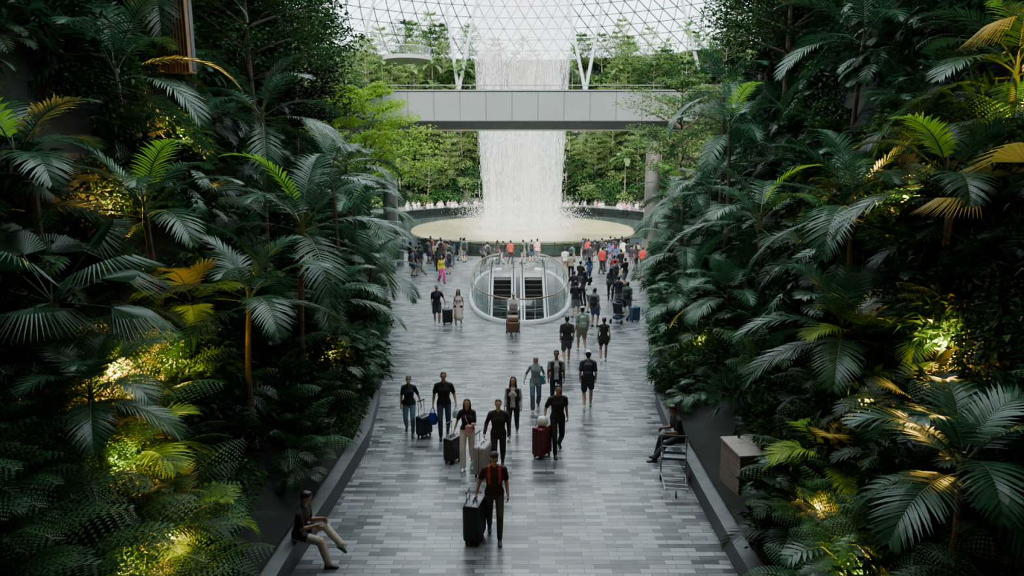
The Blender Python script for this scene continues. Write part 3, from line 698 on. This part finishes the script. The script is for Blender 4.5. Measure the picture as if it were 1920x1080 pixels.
    for a,b,ra,rb,side,r in Ps:
        t=b-a; L=max(t.length,1e-5); t=t/L if t.length>1e-5 else V((0,0,1)); w=side-t*side.dot(t); w=w.normalized() if w.length>1e-3 else t.orthogonal().normalized(); d=t.cross(w)
        rel=cen-np.array(a); s_=rel@np.array(t); h=np.clip(s_/L,0,1); rw=ra[0]+(rb[0]-ra[0])*h; rd_=ra[1]+(rb[1]-ra[1])*h; cp=np.minimum(rw,rd_); ax=s_-h*L
        q=np.sqrt((rel@np.array(w)/rw)**2+(rel@np.array(d)/rd_)**2+(ax/cp)**2); ds=(q-1)*cp
        mk=ds<best; best[mk]=ds[mk]; idx[mk]=r
    loc=(cen-np.array(pel))@np.array(Mx); zl=loc[:,2]+.92; near=(np.abs(loc[:,0])<.20)&(np.abs(loc[:,1])<.2)
    if dress is None:
        idx[(idx==rp)&(zl>hem)&near]=rt; idx[(idx==rt)&(zl<hem)&near]=rp
    exmb=MB()
    re=reg((.75,.75,.72),.3); ri=reg((.02,.012,.01),.2); rl=reg((.42,.16,.13),.5)
    for (W,fd,sx,cu) in hands:
        sp=V((0,-1,0)); sp=(sp-fd*sp.dot(fd)).normalized(); cur=V((-sx,0,0)); cur=(cur-fd*cur.dot(fd)-sp*cur.dot(sp)).normalized()
        pmesh(exmb,W-fd*.01,W+fd*.07,(.030,.020),(.040,.014),sp,rs,8)
        for i,(ln,ofs) in enumerate(((.062,.030),(.072,.010),(.067,-.010),(.050,-.029))):
            b0=W+fd*.075+sp*ofs; c=cu; d1=fd*math.cos(c)+cur*math.sin(c); d2=fd*math.cos(2*c+.2)+cur*math.sin(2*c+.2); p1=b0+d1*ln*.5; p2=p1+d2*ln*.55
            exmb.tube([b0,p1,p2],[.0095,.0088,.0065],6,rs)
        b0=W+fd*.02+sp*.028; d1=(fd*.6+sp*.7+cur*.35).normalized(); exmb.tube([b0,b0+d1*.035,b0+d1*.045+fd*.022+cur*.01],[.012,.0105,.008],6,rs)
    for sx in(-1,1):
        pmesh(exmb,Hd(sx*.029,-.078,.006),Hd(sx*.031,-.078,.006),(.009,.007),(.009,.007),Hx,re,8)
        pmesh(exmb,Hd(sx*.030,-.0835,.006),Hd(sx*.0302,-.0835,.006),(.006,.005),(.006,.005),Hx,ri,8)
        exmb.tube([Hd(sx*.017,-.092,.024),Hd(sx*.045,-.082,.026)],[.004,.003],5,rh)
    if not mask: exmb.tube([Hd(-.022,-.080,-.050),Hd(0,-.089,-.048),Hd(.022,-.080,-.050)],[.003,.006,.003],6,rl)
    me.materials.clear()
    for (c,rg) in regs: me.materials.append(pm(c,rg,0,.18,30,name='cloth'))
    me.polygons.foreach_set('material_index',idx)
    bm=bmesh.new(); bm.from_mesh(me); base=[bm.verts.new(p) for p in exmb.v]
    for f,m_ in zip(exmb.f,exmb.m):
        try: nf_=bm.faces.new([base[i] for i in f]); nf_.material_index=m_; nf_.smooth=True
        except ValueError: pass
    for f in bm.faces: f.smooth=True
    zmin=min(v.co.z for v in bm.verts)
    for v in bm.verts: v.co.z-=zmin
    bm.to_mesh(me); bm.free(); me.name=name
    return me
def person(name,x,Y,rot=0,H=1.72,parent=None,z=0,**k):
    me=person_mesh(name,**k); return put(me,name,(x,Y,z),rot,H/1.72,parent)
def W_(k=1,lift=.15):
    return dict(fa=(-.09,-.27*k,.085),fb=(.09,.27*k,lift))
def W2(k=1,lift=.15): return dict(fb=(.09,-.27*k,.085),fa=(-.09,.27*k,lift))
PI=math.pi
nv=.0115
person('man_with_backpack',-.33,11.84,.05,1.74,vox=nv,top=(.02,.014,.014),pants=(.045,.048,.052),hair='short',skin=1,straps=(.4,.02,.04),pack=(.03,.03,.03),cap=(.03,.02,.015),ha=(-.33,.02,.87),hb=(.25,-.08,.86),hp=.4,hyaw=.15,**W2(.8,.13))
person('man_in_long_sleeves',-.31,14.65,0,1.74,vox=nv,top=(.016,.017,.02),pants=(.02,.02,.024),sleeve='long',skin=0,ha=(-.31,-.12,.92),hb=(.25,-.08,.87),hair='short',**W_())
person('woman_with_pink_bag',-1.03,14.9,-.05,1.66,vox=nv,female=True,top=(.014,.013,.014),pants=(.68,.63,.56),wide=.03,shoe=WHT,hair='long',haircol=(.03,.015,.01),skin=0,ha=(-.32,-.02,.88),hb=(.15,-.3,1.18),bag=((.6,.28,.34),.06,-.16,1.04,.11,.12),sleeve='short',hem=.98,**W_(.9))
person('man_in_jeans',-1.74,16.6,.1,1.76,vox=nv,top=(.015,.016,.018),pants=(.03,.05,.09),shoe=(.02,.02,.02),skin=1,ha=(-.27,-.05,.87),hb=(.30,-.1,.9),haircol=(.03,.02,.015),**W_(.6))
person('older_woman_with_mask',-2.66,16.8,.1,1.60,vox=nv,female=True,top=(.03,.035,.04),pants=(.14,.23,.32),shoe=(.05,.05,.05),mask=True,haircol=(.12,.12,.12),skin=1,hb=(.33,-.05,.87),**W2(.5))
person('woman_in_cardigan',.03,16.6,-.1,1.64,vox=nv,female=True,top=(.62,.62,.62),vest=(.02,.02,.022),pants=(.02,.02,.022),hair='long',sleeve='long',shoe=WHT,skin=0,**W_(.8))
person('woman_in_headscarf',.67,18.55,0,1.60,vox=nv,female=True,top=(.22,.29,.33),pants=(.10,.15,.20),hijab=(.32,.36,.39),sleeve='long',shoe=(.3,.3,.3),skin=1,wide=.02,bag=((.05,.22,.25),.2,-.06,1.0,.12,.2),ha=(-.35,-.1,.95),hb=(.28,-.12,1.0),hem=.82,**W_(.8))
person('man_in_vest',1.26,18.7,0,1.74,vox=nv,top=(.5,.5,.5),vest=(.025,.025,.028),pants=(.02,.02,.025),skin=2,**W2(.8))
person('man_in_polo',1.10,15.6,.1,1.76,vox=nv,top=BLK,pants=(.012,.012,.014),shoe=(.03,.03,.03),skin=1,ha=(-.33,-.08,.9),hb=(.25,.08,.86),**W_(.9))
person('man_with_black_backpack',2.16,18.6,PI-.1,1.74,vox=nv,top=(.03,.033,.04),pants=(.03,.03,.035),legs='shorts',cap=(.75,.75,.75),pack=(.015,.016,.02),shoe=(.7,.7,.68),skin=0,**W_(.8))
person('man_in_shorts',1.90,22.9,PI,1.76,vox=.016,top=(.02,.022,.022),pants=(.08,.085,.09),legs='shorts',shoe=WHT,skin=0,**W_(.9))
person('man_with_cap',2.59,24.5,PI+.1,1.74,vox=.016,top=(.20,.27,.20),pants=KHA,legs='shorts',cap=(.5,.5,.45),shoe=WHT,skin=0,pack=(.22,.28,.22),**W2(.8))
person('woman_in_shorts',3.22,23.2,PI-.1,1.64,vox=.016,female=True,top=(.02,.02,.02),pants=(.03,.03,.03),legs='short',sleeve='none',hair='tail',shoe=WHT,skin=1,**W_(.8))
person('man_in_black_shorts',-3.24,28.8,.1,1.76,vox=.018,top=BLK,pants=(.02,.02,.02),legs='shorts',shoe=WHT,skin=1,hb=(.36,.1,.9),**W2(.6))
person('woman_in_dress',-2.28,28.4,-.1,1.66,vox=.018,female=True,top=(.65,.48,.48),dress=(.75,.58,.56),sleeve='none',hair='long',shoe=(.5,.4,.35),skin=1,**W_(.6))
person('man_in_white_shirt',.06,27.5,.0,1.72,vox=.018,top=(.65,.62,.56),pants=(.05,.05,.05),skin=1,sleeve='long',ha=(-.2,-.4,1.0),hb=(.2,-.4,1.0),cap=(.35,.28,.2),lean=.15,**W_(.8))
person('woman_in_yellow',-4.09,39,.6,1.64,vox=.02,female=True,top=(.8,.62,.04),pants=(.7,.06,.28),sleeve='long',wide=.03,hair='long',skin=1,**W2(.7))
person('seated_man',-3.74,11.0,PI/2-.1,1.74,vox=nv,top=(.02,.018,.02),pants=(.40,.35,.27),skin=1,hipz=.56,lean=.22,hp=.45,fa=(-.12,-.54,.085),fb=(.04,-.72,.36),ha=(-.14,-.36,.80),hb=(.14,-.38,.78),shoe=(.05,.05,.05),wide=.01)
person('seated_man',4.0,15.3,-PI/2+.15,1.74,vox=nv,top=(.014,.014,.016),pants=(.02,.02,.024),skin=2,hipz=.56,lean=.3,hp=.3,fa=(-.12,-.52,.085),fb=(.12,-.66,.085),ha=(-.15,-.4,.72),hb=(.15,-.4,.72),wide=.01)

tpl=[]
cols=[BLK,(.03,.03,.035),(.45,.03,.03),(.12,.14,.16),(.6,.6,.58),(.05,.09,.22),(.03,.09,.06),(.7,.3,.38),(.35,.31,.22),(.8,.8,.8),(.02,.02,.03),(.55,.48,.12)]
R.seed(300)
for i,c in enumerate(cols):
    fem=i%2==1
    tpl.append(person_mesh('visitor',vox=.026,top=c,pants=R.choice([BLK,JEAN,KHA,(.03,.03,.03),(.2,.2,.2)]),legs='shorts' if i%3==0 else 'long',female=fem,hair='long' if fem and i%4==1 else 'short',skin=i%3,
      fa=(-.1,R.uniform(-.12,.12),.085),fb=(.1,R.uniform(-.1,.1),.085) if i%2 else (.1,.22,.13),ha=(-.2,-.35,1.15) if i%4==0 else None,hb=(.2,-.33,1.2) if i%5==0 else None,pack=BLK if i in(3,6) else None))
cr=empty('visitor_crowd')
def vis(px,py,i=None,rot=None):
    put(tpl[R.randrange(len(tpl)) if i is None else i],'visitor',(px,py,0),(PI+R.uniform(-.8,.8)) if rot is None else rot,R.uniform(.93,1.03),cr)
DK=[0,1,1,3,5,6,10,0,2,8,10,3,4,7]
for x,y,i in((3.5,28.3,3),(2.85,30,0),(3.5,32.6,1),(3.1,33.5,10),(3.7,36.5,0),(3.6,31,9),(5.6,36.7,3),(6.3,37.5,0),(5.0,34,1),(5.9,39,2),(4.4,38.5,5),(3.5,40,8),(3.3,42,4),(5.6,42,2),(6.6,41,0),(3.9,44,6),(5.0,31.5,10),(5.2,30.2,6)): vis(x,y,i)
for i in range(22): vis(R.uniform(-6.8,-1.5),R.uniform(44.8,48.6),R.choice(DK))
for x,i in((-.1,2),(.75,6),(1.75,7),(-1.0,1),(1.35,3),(-.6,0)): vis(x,45.6+R.uniform(0,1.5),i)
for i in range(26): vis(R.uniform(5.0,9.4),R.uniform(43,48.6),R.choice(DK))
for i in range(6): vis(R.uniform(-7,-3.8),R.uniform(40,45),R.choice(DK))
for i in range(90):
    a=R.uniform(.75,PI-.75); k=R.uniform(.78,.97); x=PC.x+HX*k*math.cos(a); y=PC.y+HY*k*math.sin(a)
    vis(x,y,R.choice([4,9,9,4,8,0,7,3,9]),R.uniform(-.6,.6))

# ---------------------------------------------------------------- luggage
def suitcase(x,Y,rot,c,w=.46,d=.30,h=.66,hh=1.0,c2=None,name='rolling_suitcase'):
    mb=MB(); z0=.07
    mb.rbox((0,0,z0+h/2),(w,d,h),.05,0,None,3)
    for i in range(6):
        xx=-w*.36+i*w*.144
        mb.rbox((xx,-d/2-.002,z0+h/2),(w*.07,.014,h*.82),.005,0); mb.rbox((xx,d/2+.002,z0+h/2),(w*.07,.014,h*.82),.005,0)
    mb.rbox((0,0,z0+h/2),(w+.008,.012,h+.008),.003,1)
    for sx in(-1,1):
        for sy in(-1,1):
            cx,cy=sx*(w/2-.06),sy*(d/2-.06); mb.tube([(cx-.012,cy,.03),(cx+.012,cy,.03)],.03,10,1); mb.rbox((cx,cy,.065),(.04,.04,.03),.004,1)
        mb.tube([(sx*.10,d/2-.04,z0+h-.02),(sx*.10,d/2-.04,hh)],.009,6,2)
    mb.rbox((0,d/2-.04,hh),(.24,.03,.03),.008,1); mb.tube([(-.08,0,z0+h),(-.07,0,z0+h+.035),(.07,0,z0+h+.035),(.08,0,z0+h)],.01,6,1)
    return mb.obj(name,[pm(c,.3,0,.1,10),M_black,M_steel],False,None,(x,Y,0),rot)
suitcase(-.70,11.72,1.35,(.015,.016,.018),.5,.32,.72,.98)
suitcase(-.66,14.4,1.2,(.35,.36,.36),.46,.30,.68,1.0)
suitcase(-1.40,15.1,1.0,(.02,.016,.018),.42,.27,.56,.95)
suitcase(-2.26,16.6,.9,(.02,.035,.033),.40,.26,.5,.95)
suitcase(.72,15.4,.9,(.12,.012,.02),.46,.30,.70,.98)
suitcase(-2.80,28.9,.4,(.02,.02,.022),.42,.27,.6,.95)
suitcase(5.4,29.3,.4,(.05,.09,.16),.42,.27,.6,.95)
def softbag(name,x,Y,z,c,w,h,d=.12,handles=True,rot=0):
    mb=MB(); n=16; vs=[];fs=[]
    R.seed(int(abs(x*100)))
    prof=[(0,.02),(.08,.8),(.3,1.0),(.6,.95),(.85,.75),(1,.55)]
    for (t,s_) in prof:
        for j in range(n):
            th=2*PI*j/n; k=s_*(1+R.uniform(-.07,.07)); vs.append((w/2*k*math.copysign(abs(math.cos(th))**.7,math.cos(th)),d/2*k*math.sin(th),h*t))
    for i in range(len(prof)-1):
        for j in range(n): fs.append((i*n+j,i*n+(j+1)%n,(i+1)*n+(j+1)%n,(i+1)*n+j))
    fs.append(tuple((len(prof)-1)*n+j for j in range(n)))
    mb.add(vs,fs,0)
    if handles:
        for sy in(-.03,.03): mb.tube([(-w*.2,sy,h*.97),(-w*.1,sy*.4,h*1.35),(w*.1,sy*.4,h*1.35),(w*.2,sy,h*.97)],.008,5,0)
    mb.obj(name,[pm(c,.35,0,.15,15)],True,None,(x,Y,z),rot)
softbag('blue_shopping_bag',-2.02,16.5,.34,(.01,.04,.38),.26,.34)
softbag('white_plastic_bag',-1.42,16.45,.55,(.55,.65,.7),.2,.22)
softbag('white_plastic_bag',.72,15.4,.78,(.65,.64,.62),.28,.22,.24,False)
def trolley(name,x,Y,rot,load=None):
    mb=MB(); S=1
    for sx in(-.27,.27):
        mb.tube([(sx,.45,.16),(sx*.8,-.42,.16)],.016,6,0); mb.tube([(sx,.42,.16),(sx,.50,1.0)],.016,6,0)
        mb.tube([(sx-.02,.40,.07),(sx+.02,.40,.07)],.07,12,1)
        mb.tube([(sx,.46,.62),(sx,.22,.60)],.012,6,0)
    mb.tube([(-.015,-.40,.06),(.015,-.40,.06)],.06,12,1); mb.tube([(0,-.40,.06),(0,-.40,.16)],.014,6,0)
    for i in range(5): mb.tube([(-.26,.38-.18*i,.17),(.26,.38-.18*i,.17)],.009,5,0)
    mb.tube([(-.30,.50,1.0),(.30,.50,1.0)],.022,8,1)
    for z in(.3,.45,.6,.75): mb.tube([(-.27,.44+z*.06,z),(.27,.44+z*.06,z)],.009,5,0)
    mb.rbox((0,.45,.55),(.5,.02,.22),.01,2); mb.rbox((0,.34,.6),(.5,.24,.02),.005,0)
    for sx in(-.25,.25): mb.tube([(sx,.22,.6),(sx,.22,.74),(sx,.44,.74)],.009,5,0)
    if load:
        mb.rbox((0,-.02,.40),(.5,.55,.42),.05,3); mb.rbox((0,.0,.72),(.44,.4,.2),.05,4)
    mb.obj(name,[pm((.22,.23,.24),.35,.7),M_black,pm((.06,.08,.14),.4),pm((.14,.07,.04),.6),pm((.25,.15,.09),.6)],False,None,(x,Y,0),rot)
trolley('luggage_trolley',3.52,13.75,-.15)
trolley('luggage_trolley',.04,26.85,0,True)
def stroller(x,Y,rot):
    mb=MB()
    for sx in(-.25,.25):
        mb.tube([(sx,-.35,.1),(sx,.35,1.0),(sx,.5,1.05)],.014,6,0); mb.tube([(sx,.35,.1),(sx,-.1,.6)],.014,6,0)
        for y in(-.35,.35): mb.tube([(sx-.02,y,.1),(sx+.02,y,.1)],.1,14,1)
    mb.tube([(-.25,.5,1.05),(.25,.5,1.05)],.018,6,1)
    mb.rbox((0,-.02,.42),(.42,.42,.07),.03,2); mb.rbox((0,.2,.66),(.42,.07,.5),.03,2,Matrix.Rotation(-.3,3,'X'))
    vs=[];fs=[]
    for i in range(7):
        a=i*PI/2/6+.2
        for sx in(-.22,.22): vs.append((sx,.22-.42*math.sin(a),.72+.35*math.cos(a)))
    fs=[(2*i,2*i+1,2*i+3,2*i+2) for i in range(6)]
    mb.add(vs,fs,3); mb.rbox((0,.1,.25),(.36,.4,.14),.03,3)
    mb.obj('baby_stroller',[M_steel,M_black,pm((.03,.04,.06),.8),pm((.03,.06,.1),.8)],False,None,(x,Y,0),rot)
stroller(4.7,29.2,2.6); stroller(5.5,32.8,2.9)
mb=MB(); mb.tube([(0,0,0),(0,0,1.0)],.25,16,0); mb.tube([(0,0,1.0),(0,0,1.06)],[.27,.22],16,1); mb.obj('litter_bin',[M_steel,M_black],False,None,(-7.5,45.5,0))

# ---------------------------------------------------------------- light, world, camera
w=bpy.data.worlds.new('sky'); scene.world=w; w.use_nodes=True; nt=w.node_tree; N=nt.nodes; L=nt.links
bg=N['Background']; tc=N.new('ShaderNodeTexCoord'); sp=N.new('ShaderNodeSeparateXYZ'); crp=N.new('ShaderNodeValToRGB')
L.new(tc.outputs['Generated'],sp.inputs[0]); L.new(sp.outputs['Z'],crp.inputs[0]); L.new(crp.outputs[0],bg.inputs[0])
crp.color_ramp.elements[0].color=(.38,.50,.55,1); crp.color_ramp.elements[1].position=.6; crp.color_ramp.elements[1].color=(.80,.92,.98,1); bg.inputs[1].default_value=7.5
sl=bpy.data.lights.new('sun','SUN'); sl.energy=11; sl.angle=.1; sl.color=(1,.95,.86); so=bpy.data.objects.new('sun',sl); COL.objects.link(so)
so.rotation_euler=V((.25,1.2,-1)).normalized().to_track_quat('-Z','Y').to_euler()
cam=bpy.data.cameras.new('camera'); cam.lens=24; cam.sensor_width=36; co=bpy.data.objects.new('camera',cam); COL.objects.link(co)
co.location=(0,0,7); co.rotation_euler=(math.radians(90-10.62),0,0); cam.clip_end=400; scene.camera=co
